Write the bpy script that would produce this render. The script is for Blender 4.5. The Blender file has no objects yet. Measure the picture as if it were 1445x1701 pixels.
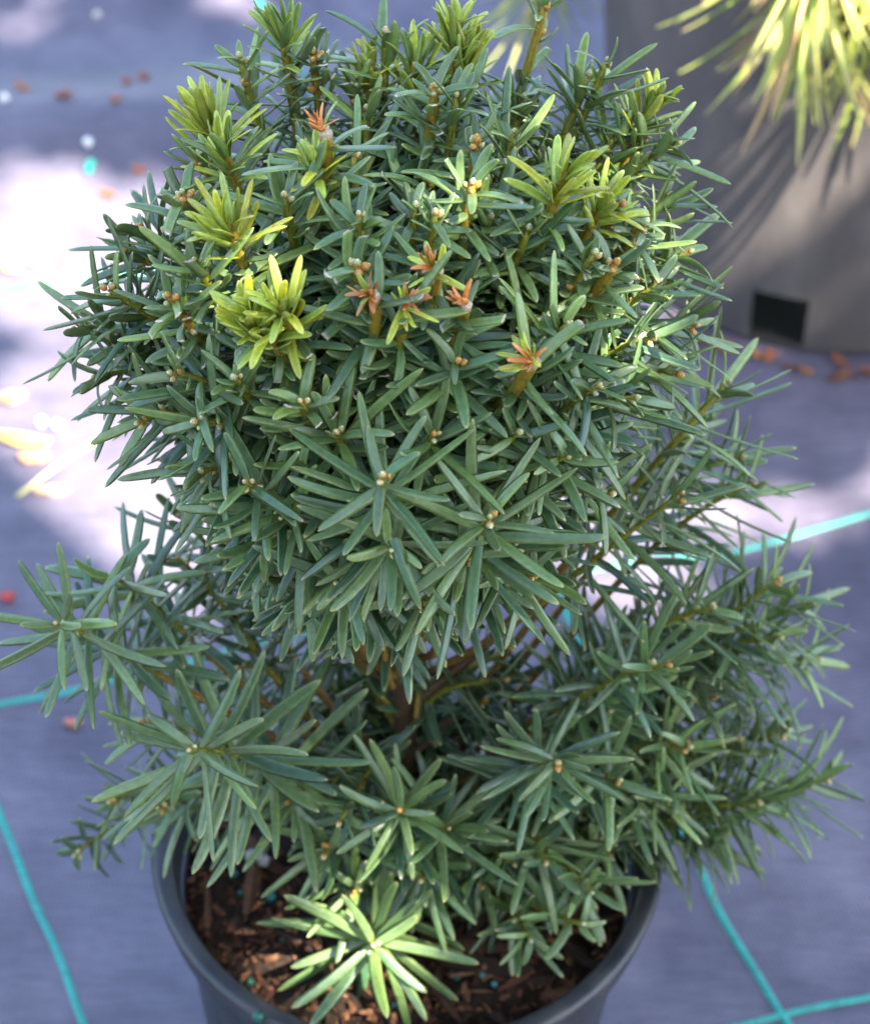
import bpy, math, random
import numpy as np
from mathutils import Vector, Matrix
from mathutils.bvhtree import BVHTree

R_ = random.Random(7)
rad = math.radians
sc = bpy.context.scene
col = sc.collection

# ------------------------------------------------------------------ camera, sky, sun, exposure
W, H, F_PX = 1445.0, 1701.0, 4805.2
PITCH, ROLL = 0.7651, 0.0388
CAM = Vector((0.0059, -0.7577, 1.0807))
_r0, _u0 = Vector((1, 0, 0)), Vector((0, math.sin(PITCH), math.cos(PITCH)))
FWD = Vector((0, math.cos(PITCH), -math.sin(PITCH)))
RT = _r0 * math.cos(ROLL) + _u0 * math.sin(ROLL)
UP = _u0 * math.cos(ROLL) - _r0 * math.sin(ROLL)
cam_data = bpy.data.cameras.new('camera')
cam = bpy.data.objects.new('camera', cam_data)
col.objects.link(cam)
cam.matrix_world = Matrix(((RT.x, UP.x, -FWD.x, CAM.x), (RT.y, UP.y, -FWD.y, CAM.y), (RT.z, UP.z, -FWD.z, CAM.z), (0, 0, 0, 1)))
cam_data.sensor_fit = 'VERTICAL'
cam_data.sensor_height = 24.0
cam_data.lens = F_PX / H * 24.0
cam_data.clip_start, cam_data.clip_end = 0.02, 200.0
cam_data.dof.use_dof = True
cam_data.dof.focus_distance = 0.945
cam_data.dof.aperture_fstop = 8.6
cam_data.dof.aperture_blades = 0
sc.camera = cam

SUN = Vector((0.42, -0.42, 0.80)).normalized()          # towards the sun
world = bpy.data.worlds.new('World')
sc.world = world
world.use_nodes = True
wn = world.node_tree
bg = wn.nodes['Background']
sky = wn.nodes.new('ShaderNodeTexSky')
sky.sky_type = 'NISHITA'
sky.sun_disc = False
sky.sun_elevation = math.asin(SUN.z)
sky.sun_rotation = math.atan2(SUN.x, SUN.y)
sky.air_density, sky.dust_density, sky.ozone_density = 1.0, 1.6, 1.0
wn.links.new(sky.outputs['Color'], bg.inputs['Color'])
bg.inputs['Strength'].default_value = 0.10
sl = bpy.data.lights.new('sun', 'SUN')
sl.energy, sl.angle, sl.color = 3.9, rad(0.53), (1.0, 0.95, 0.86)
so = bpy.data.objects.new('sun', sl)
so.rotation_euler = SUN.to_track_quat('Z', 'Y').to_euler()
so.location = SUN * 6
col.objects.link(so)
vs = sc.view_settings
vs.view_transform, vs.look, vs.gamma, vs.use_curve_mapping = 'Standard', 'None', 1.0, False
vs.exposure = 3.2

# ------------------------------------------------------------------ helpers
def ray(px, py):
    return (FWD + RT * ((px - W / 2) / F_PX) - UP * ((py - H / 2) / F_PX)).normalized()

def on_plane_y(px, py, y):
    d = ray(px, py)
    return CAM + d * ((y - CAM.y) / d.y)

def on_plane_z(px, py, z):
    d = ray(px, py)
    return CAM + d * ((z - CAM.z) / d.z)

def proj(P):
    d = Vector(P) - CAM
    z = d.dot(FWD)
    return W / 2 + d.dot(RT) / z * F_PX, H / 2 - d.dot(UP) / z * F_PX

def tag(o, label=None, cat=None, group=None, kind=None):
    for k, v in (('label', label), ('category', cat), ('group', group), ('kind', kind)):
        if v:
            o[k] = v
    return o

def empty(name, loc, label, cat, group=None):
    o = bpy.data.objects.new(name, None)
    o.location = loc
    o.empty_display_size = 0.02
    col.objects.link(o)
    return tag(o, label, cat, group)

def mesh_np(name, V, F, C=None, mat=None, smooth=True):
    """F: list/array of quads and tris (arrays of equal width, or list of tuples)"""
    me = bpy.data.meshes.new(name)
    V = np.asarray(V, dtype=np.float32).reshape(-1, 3)
    if isinstance(F, np.ndarray):
        n, k = F.shape
        me.vertices.add(len(V)); me.vertices.foreach_set('co', V.ravel())
        me.loops.add(n * k); me.loops.foreach_set('vertex_index', F.ravel().astype(np.int32))
        me.polygons.add(n)
        me.polygons.foreach_set('loop_start', (np.arange(n) * k).astype(np.int32))
        me.update(calc_edges=True)
    else:
        me.from_pydata([tuple(map(float, v)) for v in V], [], [tuple(int(i) for i in f) for f in F])
    if smooth:
        me.polygons.foreach_set('use_smooth', np.ones(len(me.polygons), dtype=bool))
    if C is not None:
        a = me.color_attributes.new('Col', 'FLOAT_COLOR', 'POINT')
        c4 = np.ones((len(V), 4), dtype=np.float32); c4[:, :3] = np.asarray(C).reshape(-1, 3)
        a.data.foreach_set('color', c4.ravel())
    if mat:
        me.materials.append(mat)
    return me

def link(name, me, parent=None, mw=None):
    o = bpy.data.objects.new(name, me)
    col.objects.link(o)
    if parent is not None:
        o.parent = parent
        o.matrix_parent_inverse = Matrix.Identity(4)
    if mw is not None:
        o.matrix_basis = mw
    return o

class MB:
    def __init__(s): s.v, s.f, s.c = [], [], []
    def add(s, V, F, C):
        b = len(s.v)
        s.v.extend([tuple(v) for v in V]); s.f.extend([tuple(i + b for i in f) for f in F])
        if len(C) == 3 and not hasattr(C[0], '__len__'):
            C = [C] * len(V)
        s.c.extend(C)
    def mesh(s, name, mat, smooth=True):
        return mesh_np(name, s.v, s.f, s.c, mat, smooth)

def tube(pts, radii, cols, seg=8, lobes=0, amp=0.0, twist=0.0, cap=True):
    V, F, C = [], [], []
    pts = [Vector(p) for p in pts]
    n = len(pts)
    ref = None
    for i, p in enumerate(pts):
        t = (pts[min(i + 1, n - 1)] - pts[max(i - 1, 0)]).normalized()
        if ref is None:
            ref = t.orthogonal().normalized()
        ref = (ref - t * ref.dot(t)).normalized()
        b = t.cross(ref)
        for k in range(seg):
            a = 2 * math.pi * k / seg + twist * i
            r = radii[i] * (1 + (amp * math.cos(lobes * 2 * math.pi * k / seg) if lobes else 0))
            V.append(p + (ref * math.cos(a) + b * math.sin(a)) * r)
            C.append(cols[i])
    for i in range(n - 1):
        for k in range(seg):
            k2 = (k + 1) % seg
            F.append((i * seg + k, i * seg + k2, (i + 1) * seg + k2, (i + 1) * seg + k))
    if cap:
        F.append(tuple(range(seg))[::-1]); F.append(tuple((n - 1) * seg + k for k in range(seg)))
    return V, F, C

def bez(p0, p1, p2, p3, n):
    out = []
    for i in range(n + 1):
        t = i / n; u = 1 - t
        out.append(p0 * u**3 + p1 * 3 * u * u * t + p2 * 3 * u * t * t + p3 * t**3)
    return out

# ------------------------------------------------------------------ materials
def new_mat(name):
    m = bpy.data.materials.new(name)
    m.use_nodes = True
    nt = m.node_tree
    return m, nt, nt.nodes['Principled BSDF'], nt.nodes['Material Output']

def nd(nt, kind, **kw):
    n = nt.nodes.new(kind)
    for k, v in kw.items():
        if k in n.inputs: n.inputs[k].default_value = v
        else: setattr(n, k, v)
    return n

def attr_mat(name, rough=0.5, spec=0.5, nscale=300.0, namt=0.35, bump=0.0, bscale=800.0, transl=0.0, tcol=(0.3, 0.45, 0.08), sheen_rough=None, coat=0.0):
    m, nt, p, out = new_mat(name)
    a = nd(nt, 'ShaderNodeVertexColor', layer_name='Col')
    tc = nd(nt, 'ShaderNodeTexCoord')
    oi = nd(nt, 'ShaderNodeObjectInfo')
    add = nd(nt, 'ShaderNodeVectorMath', operation='ADD')
    geo = nd(nt, 'ShaderNodeNewGeometry')
    nt.links.new(geo.outputs['Position'], add.inputs[0]); nt.links.new(oi.outputs['Random'], add.inputs[1])
    no = nd(nt, 'ShaderNodeTexNoise', Scale=nscale, Detail=4.0, Roughness=0.6)
    nt.links.new(add.outputs[0], no.inputs['Vector'])
    mr = nd(nt, 'ShaderNodeMapRange')
    mr.inputs[1].default_value, mr.inputs[2].default_value = 0.25, 0.75
    mr.inputs[3].default_value, mr.inputs[4].default_value = 1 - namt, 1 + namt
    nt.links.new(no.outputs['Fac'], mr.inputs[0])
    mul = nd(nt, 'ShaderNodeVectorMath', operation='SCALE')
    nt.links.new(a.outputs['Color'], mul.inputs[0]); nt.links.new(mr.outputs[0], mul.inputs['Scale'])
    nt.links.new(mul.outputs[0], p.inputs['Base Color'])
    p.inputs['Roughness'].default_value = rough
    p.inputs['Specular IOR Level'].default_value = spec
    if coat:
        p.inputs['Coat Weight'].default_value = coat; p.inputs['Coat Roughness'].default_value = 0.25
    if bump:
        n2 = nd(nt, 'ShaderNodeTexNoise', Scale=bscale, Detail=3.0)
        nt.links.new(geo.outputs['Position'], n2.inputs['Vector'])
        b = nd(nt, 'ShaderNodeBump', Strength=bump, Distance=0.001)
        nt.links.new(n2.outputs['Fac'], b.inputs['Height']); nt.links.new(b.outputs[0], p.inputs['Normal'])
    if transl:
        t = nd(nt, 'ShaderNodeBsdfTranslucent')
        tm = nd(nt, 'ShaderNodeVectorMath', operation='MULTIPLY')
        nt.links.new(mul.outputs[0], tm.inputs[0]); tm.inputs[1].default_value = tcol
        nt.links.new(tm.outputs[0], t.inputs['Color'])
        mx = nd(nt, 'ShaderNodeMixShader'); mx.inputs[0].default_value = transl
        nt.links.new(p.outputs[0], mx.inputs[1]); nt.links.new(t.outputs[0], mx.inputs[2])
        nt.links.new(mx.outputs[0], out.inputs['Surface'])
    return m

M_NEEDLE = attr_mat('yew_needle', rough=0.32, spec=0.55, nscale=420, namt=0.26, bump=0.15, bscale=1500, transl=0.10, tcol=(2.0, 2.1, 1.0), coat=0.32)
M_STEM = attr_mat('yew_stem', rough=0.55, spec=0.4, nscale=700, namt=0.4, bump=0.4, bscale=1500)
M_BUD = attr_mat('yew_bud', rough=0.5, spec=0.4, nscale=1200, namt=0.35, bump=0.3, bscale=2500)
M_PINE = attr_mat('pine_needle', rough=0.38, spec=0.5, nscale=200, namt=0.2, transl=0.2, tcol=(1.8, 1.8, 1.2))
M_BARK = attr_mat('bark', rough=0.75, spec=0.25, nscale=500, namt=0.55, bump=0.8, bscale=900)
M_SOIL = attr_mat('soil', rough=0.9, spec=0.2, nscale=350, namt=0.7, bump=1.0, bscale=700)
M_GRAN = attr_mat('granule', rough=0.35, spec=0.5, nscale=600, namt=0.25)
M_CHIP = attr_mat('litter', rough=0.8, spec=0.2, nscale=260, namt=0.4, bump=0.5, bscale=600)
M_LEAF = attr_mat('tree_leaf', rough=0.45, spec=0.4, nscale=30, namt=0.3, transl=0.5, tcol=(3.2, 3.4, 1.6))
M_LINE = attr_mat('marker_thread', rough=0.4, spec=0.5, nscale=900, namt=0.25)

def plastic(name, base, rough, dust, scratch=0.0):
    m, nt, p, out = new_mat(name)
    geo = nd(nt, 'ShaderNodeNewGeometry')
    n1 = nd(nt, 'ShaderNodeTexNoise', Scale=38.0, Detail=6.0, Roughness=0.65)
    mp = nd(nt, 'ShaderNodeMapping'); mp.inputs['Scale'].default_value = (1, 1, 0.35)
    nt.links.new(geo.outputs['Position'], mp.inputs[0]); nt.links.new(mp.outputs[0], n1.inputs['Vector'])
    cr = nd(nt, 'ShaderNodeValToRGB')
    cr.color_ramp.elements[0].position, cr.color_ramp.elements[1].position = 0.42, 0.78
    cr.color_ramp.elements[0].color, cr.color_ramp.elements[1].color = (*base, 1), (*dust, 1)
    nt.links.new(n1.outputs['Fac'], cr.inputs[0]); nt.links.new(cr.outputs[0], p.inputs['Base Color'])
    mr = nd(nt, 'ShaderNodeMapRange'); mr.inputs[3].default_value, mr.inputs[4].default_value = rough - .08, rough + .2
    nt.links.new(n1.outputs['Fac'], mr.inputs[0]); nt.links.new(mr.outputs[0], p.inputs['Roughness'])
    n2 = nd(nt, 'ShaderNodeTexNoise', Scale=900.0, Detail=3.0)
    nt.links.new(geo.outputs['Position'], n2.inputs['Vector'])
    b = nd(nt, 'ShaderNodeBump', Strength=0.15, Distance=0.0006)
    nt.links.new(n2.outputs['Fac'], b.inputs['Height']); nt.links.new(b.outputs[0], p.inputs['Normal'])
    return m

M_POT = plastic('black_pot_plastic', (0.022, 0.024, 0.03), 0.34, (0.06, 0.058, 0.055))
M_BACKPOT = plastic('grey_pot_plastic', (0.082, 0.070, 0.065), 0.5, (0.150, 0.125, 0.108))
M_HOLE = plastic('pot_inside', (0.012, 0.012, 0.013), 0.6, (0.02, 0.02, 0.02))

# woven ground cloth
YAW, GRID = 0.35755, 0.30343
M_CLOTH, nt, p, out = new_mat('woven_ground_cloth')
geo = nd(nt, 'ShaderNodeNewGeometry')
mp = nd(nt, 'ShaderNodeMapping'); mp.inputs['Rotation'].default_value = (0, 0, -YAW)
nt.links.new(geo.outputs['Position'], mp.inputs[0])
big = nd(nt, 'ShaderNodeTexNoise', Scale=11.0, Detail=9.0, Roughness=0.68)
nt.links.new(geo.outputs['Position'], big.inputs['Vector'])
cr = nd(nt, 'ShaderNodeValToRGB')
cr.color_ramp.elements[0].position, cr.color_ramp.elements[1].position = 0.36, 0.68
cr.color_ramp.elements[0].color, cr.color_ramp.elements[1].color = (0.074, 0.062, 0.092, 1), (0.165, 0.142, 0.180, 1)
nt.links.new(big.outputs['Fac'], cr.inputs[0])
wx = nd(nt, 'ShaderNodeTexWave', wave_type='BANDS', bands_direction='X', Scale=135.0, Distortion=1.2)
wy = nd(nt, 'ShaderNodeTexWave', wave_type='BANDS', bands_direction='Y', Scale=95.0, Distortion=1.2)
wx.inputs['Detail'].default_value = wy.inputs['Detail'].default_value = 1.0
nt.links.new(mp.outputs[0], wx.inputs['Vector']); nt.links.new(mp.outputs[0], wy.inputs['Vector'])
mx = nd(nt, 'ShaderNodeMath', operation='MULTIPLY'); nt.links.new(wx.outputs['Fac'], mx.inputs[0]); nt.links.new(wy.outputs['Fac'], mx.inputs[1])
fib = nd(nt, 'ShaderNodeTexNoise', Scale=330.0, Detail=5.0)
st = nd(nt, 'ShaderNodeMapping'); st.inputs['Rotation'].default_value = (0, 0, -YAW); st.inputs['Scale'].default_value = (0.12, 1.0, 1.0)
nt.links.new(geo.outputs['Position'], st.inputs[0]); nt.links.new(st.outputs[0], fib.inputs['Vector'])
mr = nd(nt, 'ShaderNodeMapRange'); mr.inputs[3].default_value, mr.inputs[4].default_value = 0.55, 1.35
nt.links.new(fib.outputs['Fac'], mr.inputs[0])
mr2 = nd(nt, 'ShaderNodeMapRange'); mr2.inputs[3].default_value, mr2.inputs[4].default_value = 0.80, 1.18
nt.links.new(mx.outputs[0], mr2.inputs[0])
mm = nd(nt, 'ShaderNodeMath', operation='MULTIPLY'); nt.links.new(mr.outputs[0], mm.inputs[0]); nt.links.new(mr2.outputs[0], mm.inputs[1])
sv = nd(nt, 'ShaderNodeVectorMath', operation='SCALE')
nt.links.new(cr.outputs[0], sv.inputs[0]); nt.links.new(mm.outputs[0], sv.inputs['Scale'])
nt.links.new(sv.outputs[0], p.inputs['Base Color'])
p.inputs['Roughness'].default_value = 0.52
p.inputs['Specular IOR Level'].default_value = 0.5
bmp = nd(nt, 'ShaderNodeBump', Strength=0.35, Distance=0.0006)
nt.links.new(mx.outputs[0], bmp.inputs['Height']); nt.links.new(bmp.outputs[0], p.inputs['Normal'])

# ------------------------------------------------------------------ ground: woven cloth laid over uneven soil
POT2 = Vector((0.232, 0.640, 0.0))
def gz(x, y):
    def sm(d, a, b):
        t = min(1, max(0, (d - a) / (b - a))); return t * t * (3 - 2 * t)
    k = sm(math.hypot(x, y), 0.09, 0.18) * sm(math.hypot(x - POT2.x, y - POT2.y), 0.14, 0.22)
    far = 1 - sm(math.hypot(x, y), 1.5, 3.0)
    z = 0.0035 * math.sin(9 * x + 5 * y + 0.6) + 0.0022 * math.sin(-14 * x + 17 * y) + 0.0018 * math.sin(31 * x + 12 * y + 1.1) + 0.0012 * math.sin(8 * x - 41 * y)
    u = (y - 0.70) - 0.25 * (x + 0.2)                     # a fold across the cloth behind the pot
    z += 0.016 * math.exp(-(u / 0.045) ** 2) * (1 - sm(x, -0.10, 0.08))
    u2 = (y - 0.86) - 0.12 * (x + 0.2)
    z += 0.010 * math.exp(-(u2 / 0.04) ** 2) * (1 - sm(x, -0.06, 0.10))
    return (z + 0.0005) * k * far

xs = np.concatenate([[-30, -14, -7, -4, -2.5, -1.6, -1.1], np.arange(-0.9, 0.9001, 0.0125), [1.1, 1.6, 2.5, 4, 7, 14, 30]])
ys = np.concatenate([[-30, -14, -7, -4, -2.5, -1.6, -1.0], np.arange(-0.6, 1.5001, 0.0125), [1.7, 2.1, 3, 4.5, 8, 15, 30, 60]])
V = [(x, y, gz(x, y)) for y in ys for x in xs]
nx = len(xs)
F = np.array([(j * nx + i, j * nx + i + 1, (j + 1) * nx + i + 1, (j + 1) * nx + i) for j in range(len(ys) - 1) for i in range(nx - 1)])
ground = link('ground', mesh_np('ground', V, F, None, M_CLOTH))
tag(ground, 'dark woven ground cloth with teal marker threads in a square grid', None, None, 'structure')

GO = Vector((-0.1171 + 0.0059, 0.6871 - 0.7577))
eu, ev = Vector((math.cos(YAW), math.sin(YAW))), Vector((-math.sin(YAW), math.cos(YAW)))
def marker(name, path, rr):
    """raised, twisted marker thread sewn into the cloth, following a polyline on the ground"""
    path = [Vector((q.x, q.y)) for q in path]
    step = 0.0010
    cum = walk2(path); N = int(cum[-1] / step)
    V, C, F = [], [], []
    prof = [(-1, 0.0), (-0.62, 0.8), (0, 1.0), (0.62, 0.8), (1, 0.0)]
    for i in range(N + 1):
        s = min(i * step, cum[-1] - 1e-6)
        j = max(0, min(int(np.searchsorted(cum, s, side='right')) - 1, len(path) - 2))
        d = (path[j + 1] - path[j]).normalized(); n = Vector((-d.y, d.x))
        c0 = path[j] + d * (s - cum[j])
        wob = 0.0007 * math.sin(s * 37 + cum[-1]) + 0.0004 * math.sin(s * 91)
        bmpv = 0.5 + 0.5 * math.cos(2 * math.pi * i / 3.0)
        kk = rr.uniform(.8, 1.15) * (0.72 + 0.38 * bmpv)
        for u, h in prof:
            w = 0.0019 * (0.82 + 0.24 * bmpv)
            q = c0 + n * (wob + u * w) + d * (u * 0.0012)
            V.append((q.x, q.y, gz(q.x, q.y) + 0.0004 + h * (0.0005 + 0.0011 * bmpv)))
            C.append((0.022 * kk, 0.33 * kk, 0.265 * kk))
    for i in range(N):
        for k in range(4):
            F.append((i * 5 + k, i * 5 + k + 1, i * 5 + 6 + k, i * 5 + 5 + k))
    return link(name, mesh_np(name, V, np.array(F), C, M_LINE), ground)
def walk2(p):
    c = [0.0]
    for a, b in zip(p, p[1:]): c.append(c[-1] + (b - a).length)
    return c
def ext(ptsxy, a, b):
    p = [on_plane_z(x, y, 0) for x, y in ptsxy]
    return [p[0] + (p[0] - p[1]).normalized() * a] + p + [p[-1] + (p[-1] - p[-2]).normalized() * b]
marker('marker_stripe', ext([(0, 1340), (45, 1460), (95, 1590), (140, 1701)], 0.75, 0.5), R_)
marker('marker_stripe', ext([(428, 12), (1105, 1352), (1192, 1513), (1298, 1690)], 0.3, 0.5), R_)
marker('marker_stripe', ext([(1298, 1690), (1445, 1655)], 0.9, 0.5), R_)
marker('marker_stripe', ext([(0, 1175), (330, 1105), (905, 960), (1212, 910), (1350, 868), (1445, 848)], 0.5, 0.5), R_)
marker('marker_stripe', ext([(0, 498), (151, 476), (290, 458)], 0.5, 0.9), R_)

# ------------------------------------------------------------------ pots
def lathe(prof, seg, skip=None):
    V, F = [], []
    n = len(prof)
    for k in range(seg):
        a = 2 * math.pi * k / seg
        for r, z in prof: V.append((r * math.cos(a), r * math.sin(a), z))
    for k in range(seg):
        k2 = (k + 1) % seg
        for i in range(n - 1):
            if skip and skip(k, i): continue
            F.append((k * n + i, k2 * n + i, k2 * n + i + 1, k * n + i + 1))
    return V, F

pot = empty('nursery_pot', (0, 0, 0), 'round black plastic pot that holds the yew', 'pot')
PH, PR = 0.165, 0.0985
wall_p = [(0.0, 0.006), (0.066, 0.006), (0.070, 0.0), (0.0735, 0.0), (0.0755, 0.004), (0.0885, PH - 0.026), (0.0895, PH - 0.020), (0.0872, PH - 0.021), (0.0735, 0.012), (0.0, 0.012)]
V, F = lathe([(q * 1.05, z) for q, z in wall_p], 96)
link('pot_wall', mesh_np('pot_wall', V, F, None, M_POT), pot)
rim_p = [(0.0897, PH - 0.0195), (0.0945, PH - 0.0185), (0.0962, PH - 0.0172), (0.0972, PH - 0.012), (0.0988, PH - 0.006), (0.0994, PH - 0.003), (0.0986, PH - 0.0006), (0.0970, PH), (0.0935, PH - 0.0002), (0.0915, PH - 0.0012), (0.0905, PH - 0.004), (0.0880, PH - 0.030), (0.0870, PH - 0.030), (0.0892, PH - 0.0198)]
V, F = lathe([(q * 1.05, z) for q, z in rim_p + [rim_p[0]]], 128)
V = [(x * (1 + 0.004 * math.sin(3 * math.atan2(y, x))), y * (1 + 0.004 * math.sin(3 * math.atan2(y, x))), z) for x, y, z in V]
link('rim', mesh_np('rim', V, F, None, M_POT), pot)

# large grey pot behind, with square drain holes low in the wall
pot2 = empty('large_pot', POT2, 'large grey plastic pot with square dark drainage hole behind the yew', 'pot')
P2H, P2B, P2T = 0.30, 0.130, 0.152
lev = [0.0, 0.003, 0.005, 0.041, 0.045, 0.05, 0.10, 0.15, 0.20, 0.25, P2H - 0.03]
prof2 = [(P2B + (P2T - P2B) * z / P2H - (0.003 if z == 0 else 0), z) for z in lev]
seg2 = 128
hole_c = math.atan2(0.53 - POT2.y, 0.205 - POT2.x)
hk = [int(round((hole_c + q * math.pi / 2) / (2 * math.pi) * seg2)) % seg2 for q in range(4)]
holes = set()
for c in hk:
    for d in range(-3, 2): holes.add((c + d) % seg2)
V, F = lathe(prof2, seg2, lambda k, i: i == 2 and k in holes)
bw = link('pot_wall', mesh_np('pot_wall', V, F, None, M_BACKPOT), pot2)
inn = [(r - 0.0035, z) for r, z in prof2]
V, F = lathe([(0.0, 0.002)] + inn[1:], seg2, lambda k, i: i == 2 and k in holes)
link('inner_wall', mesh_np('inner_wall', V, F, None, M_HOLE), pot2)
for c in hk:                                              # thickness of the wall round each hole
    V, F = [], []
    a0, a1 = 2 * math.pi * (c - 3) / seg2, 2 * math.pi * (c + 2) / seg2
    for a, (ro, z) in ((a0, prof2[2]), (a1, prof2[2]), (a1, prof2[3]), (a0, prof2[3])):
        V.append((ro * math.cos(a), ro * math.sin(a), z)); V.append(((ro - .0035) * math.cos(a), (ro - .0035) * math.sin(a), z))
    for q in range(4):
        q2 = (q + 1) % 4
        F.append((2 * q, 2 * q2, 2 * q2 + 1, 2 * q + 1))
    link('drain_hole', mesh_np('drain_hole', V, F, None, M_HOLE, False), pot2)
V, F = lathe([(P2T - .006, P2H - .031), (P2T + .006, P2H - .030), (P2T + .008, P2H - .004), (P2T + .006, P2H), (P2T - .001, P2H), (P2T - .003, P2H - .005), (P2T - .006, P2H - .031)], seg2)
link('rim', mesh_np('rim', V, F, None, M_BACKPOT), pot2)
V, F = lathe([(0.0, P2H - 0.028), (P2T - 0.005, P2H - 0.03)], 48)
s2 = link('potting_soil', mesh_np('potting_soil', V, F, [(0.03, 0.02, 0.013)] * len(V), M_SOIL))
s2.location = POT2
tag(s2, 'dark potting soil inside the large grey pot', 'soil', None, 'stuff')

# ------------------------------------------------------------------ soil, chips and granules in the yew's pot
SOIL_Z = 0.146
def soil_z(x, y):
    return SOIL_Z + 0.0030 * math.sin(90 * x + 1) * math.cos(75 * y) + 0.0025 * math.sin(140 * x + 60 * y) + 0.0018 * math.sin(230 * y - 110 * x) - 0.006 * max(0, (math.hypot(x, y) - 0.06) / 0.03)
mb = MB()
V, F, C = [], [], []
nr, ns = 34, 90
for i in range(nr + 1):
    r = 0.0935 * i / nr
    for k in range(ns):
        a = 2 * math.pi * k / ns
        x, y = r * math.cos(a), r * math.sin(a)
        V.append((x, y, soil_z(x, y) + R_.uniform(-.0009, .0009)))
        g = R_.uniform(.5, 1.3)
        C.append((0.022 * g, 0.013 * g, 0.008 * g))
for i in range(nr):
    for k in range(ns):
        k2 = (k + 1) % ns
        F.append((i * ns + k, i * ns + k2, (i + 1) * ns + k2, (i + 1) * ns + k))
mb.add(V, F, C)
def sliver(rr, L, w, t, c, curve=0.0):
    """an irregular bark splinter, four-sided, ragged ends"""
    V, C = [], []
    m = 4
    for i in range(m + 1):
        u = i / m - 0.5
        ww = w * (1 - 0.55 * abs(2 * u) ** 2) * rr.uniform(.75, 1.2)
        z = curve * (u * u) * L
        for sx, sz in ((-1, -1), (1, -1), (1, 1), (-1, 1)):
            V.append((u * L + rr.uniform(-.06, .06) * L * (abs(u) > .4), sx * ww / 2, z + sz * t / 2 * rr.uniform(.7, 1.2)))
            k = rr.uniform(.75, 1.25)
            C.append((c[0] * k, c[1] * k, c[2] * k))
    F = []
    for i in range(m):
        for k in range(4):
            k2 = (k + 1) % 4
            F.append((i * 4 + k, i * 4 + k2, i * 4 + 4 + k2, i * 4 + 4 + k))
    F += [(3, 2, 1, 0), (m * 4, m * 4 + 1, m * 4 + 2, m * 4 + 3)]
    return V, F, C
BARKC = [(0.080, 0.032, 0.015), (0.050, 0.022, 0.012), (0.120, 0.052, 0.024), (0.030, 0.016, 0.010), (0.15, 0.072, 0.036)]
for q in range(1600):                                       # crumbs and short fibres of the mix
    r, a = 0.091 * math.sqrt(R_.random()), R_.uniform(0, 6.283)
    x, y = r * math.cos(a), r * math.sin(a)
    L = R_.uniform(.0015, .009)
    V, F, C = sliver(R_, L, R_.uniform(.001, .003), R_.uniform(.0006, .0018), R_.choice(BARKC))
    M = Matrix.Translation((x, y, soil_z(x, y) + 0.0008)) @ Matrix.Rotation(R_.uniform(0, 6.28), 4, 'Z') @ Matrix.Rotation(R_.gauss(0, .5), 4, 'Y') @ Matrix.Rotation(R_.uniform(0, 6.28), 4, 'X')
    mb.add([M @ Vector(v) for v in V], F, C)
soil = link('potting_soil', mb.mesh('potting_soil', M_SOIL, False))
tag(soil, 'dark brown bark potting mix filling the black pot under the yew', 'soil', None, 'stuff')
chip_me = []
for q in range(10):
    V, F, C = sliver(R_, 1.0, R_.uniform(.09, .22), R_.uniform(.04, .09), BARKC[q % 5], R_.uniform(-.25, .25))
    chip_me.append(mesh_np('bark_chip', V, F, C, M_BARK, False))
for q in range(80):
    r, a = 0.090 * math.sqrt(R_.random()), R_.uniform(0, 6.283)
    x, y = r * math.cos(a), r * math.sin(a)
    L = R_.uniform(.010, .027) if q % 4 else R_.uniform(.028, .046)
    if q % 2: a = R_.gauss(-0.9, .5); x, y = r * math.cos(a), r * math.sin(a)
    L = min(L, 1.7 * (0.0925 - math.hypot(x, y)) + 0.008)
    M = Matrix.Translation((x, y, soil_z(x, y) + R_.uniform(.001, .0035))) @ Matrix.Rotation(R_.uniform(0, 6.28), 4, 'Z') @ Matrix.Rotation(R_.gauss(0, .22), 4, 'Y') @ Matrix.Rotation(R_.gauss(0, .5), 4, 'X') @ Matrix.Scale(L, 4)
    o = link('bark_chip', R_.choice(chip_me), None, M)
    tag(o, 'brown bark splinter lying on the soil in the black pot', 'bark chip', 'bark chips on the soil of the black pot')
def ball(seg, rings, c, rr, jit=0.06):
    V, C = [], []
    for i in range(rings + 1):
        t = math.pi * i / rings
        for k in range(seg):
            a = 2 * math.pi * k / seg
            r = 1 + rr.uniform(-jit, jit)
            V.append((math.sin(t) * math.cos(a) * r, math.sin(t) * math.sin(a) * r, math.cos(t) * r)); C.append(c)
    F = [(i * seg + k, (i + 1) * seg + k, (i + 1) * seg + (k + 1) % seg, i * seg + (k + 1) % seg) for i in range(rings) for k in range(seg)]
    return V, F, C
gran_me = [mesh_np('fertiliser_granule', *ball(10, 7, c, R_), M_GRAN) for c in ((0.008, 0.085, 0.060), (0.025, 0.15, 0.13), (0.005, 0.060, 0.038))]
gp = [(383, 1445, 1), (388, 1458, 1), (400, 1486, 0), (450, 1494, 1), (410, 1635, 2), (415, 1622, 2), (497, 1598, 0), (745, 1655, 2), (820, 1645, 1), (800, 1630, 1), (690, 1600, 0), (470, 1560, 2), (398, 1620, 0), (360, 1400, 1), (760, 1620, 0), (1000, 1560, 2), (540, 1660, 2), (655, 1675, 0)]
for x, y, k in gp:
    P = on_plane_z(x, y, SOIL_Z + .001)
    P.z = soil_z(P.x, P.y) + .0016
    if math.hypot(P.x, P.y) > .083: continue
    M = Matrix.Translation(P) @ Matrix.Scale(R_.uniform(.0014, .0022), 4)
    tag(link('fertiliser_granule', gran_me[k], None, M), 'small round blue-green fertiliser granule on the soil in the black pot', 'granule', 'fertiliser granules on the soil of the black pot')
P = on_plane_z(429, 1694, PH)
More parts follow.
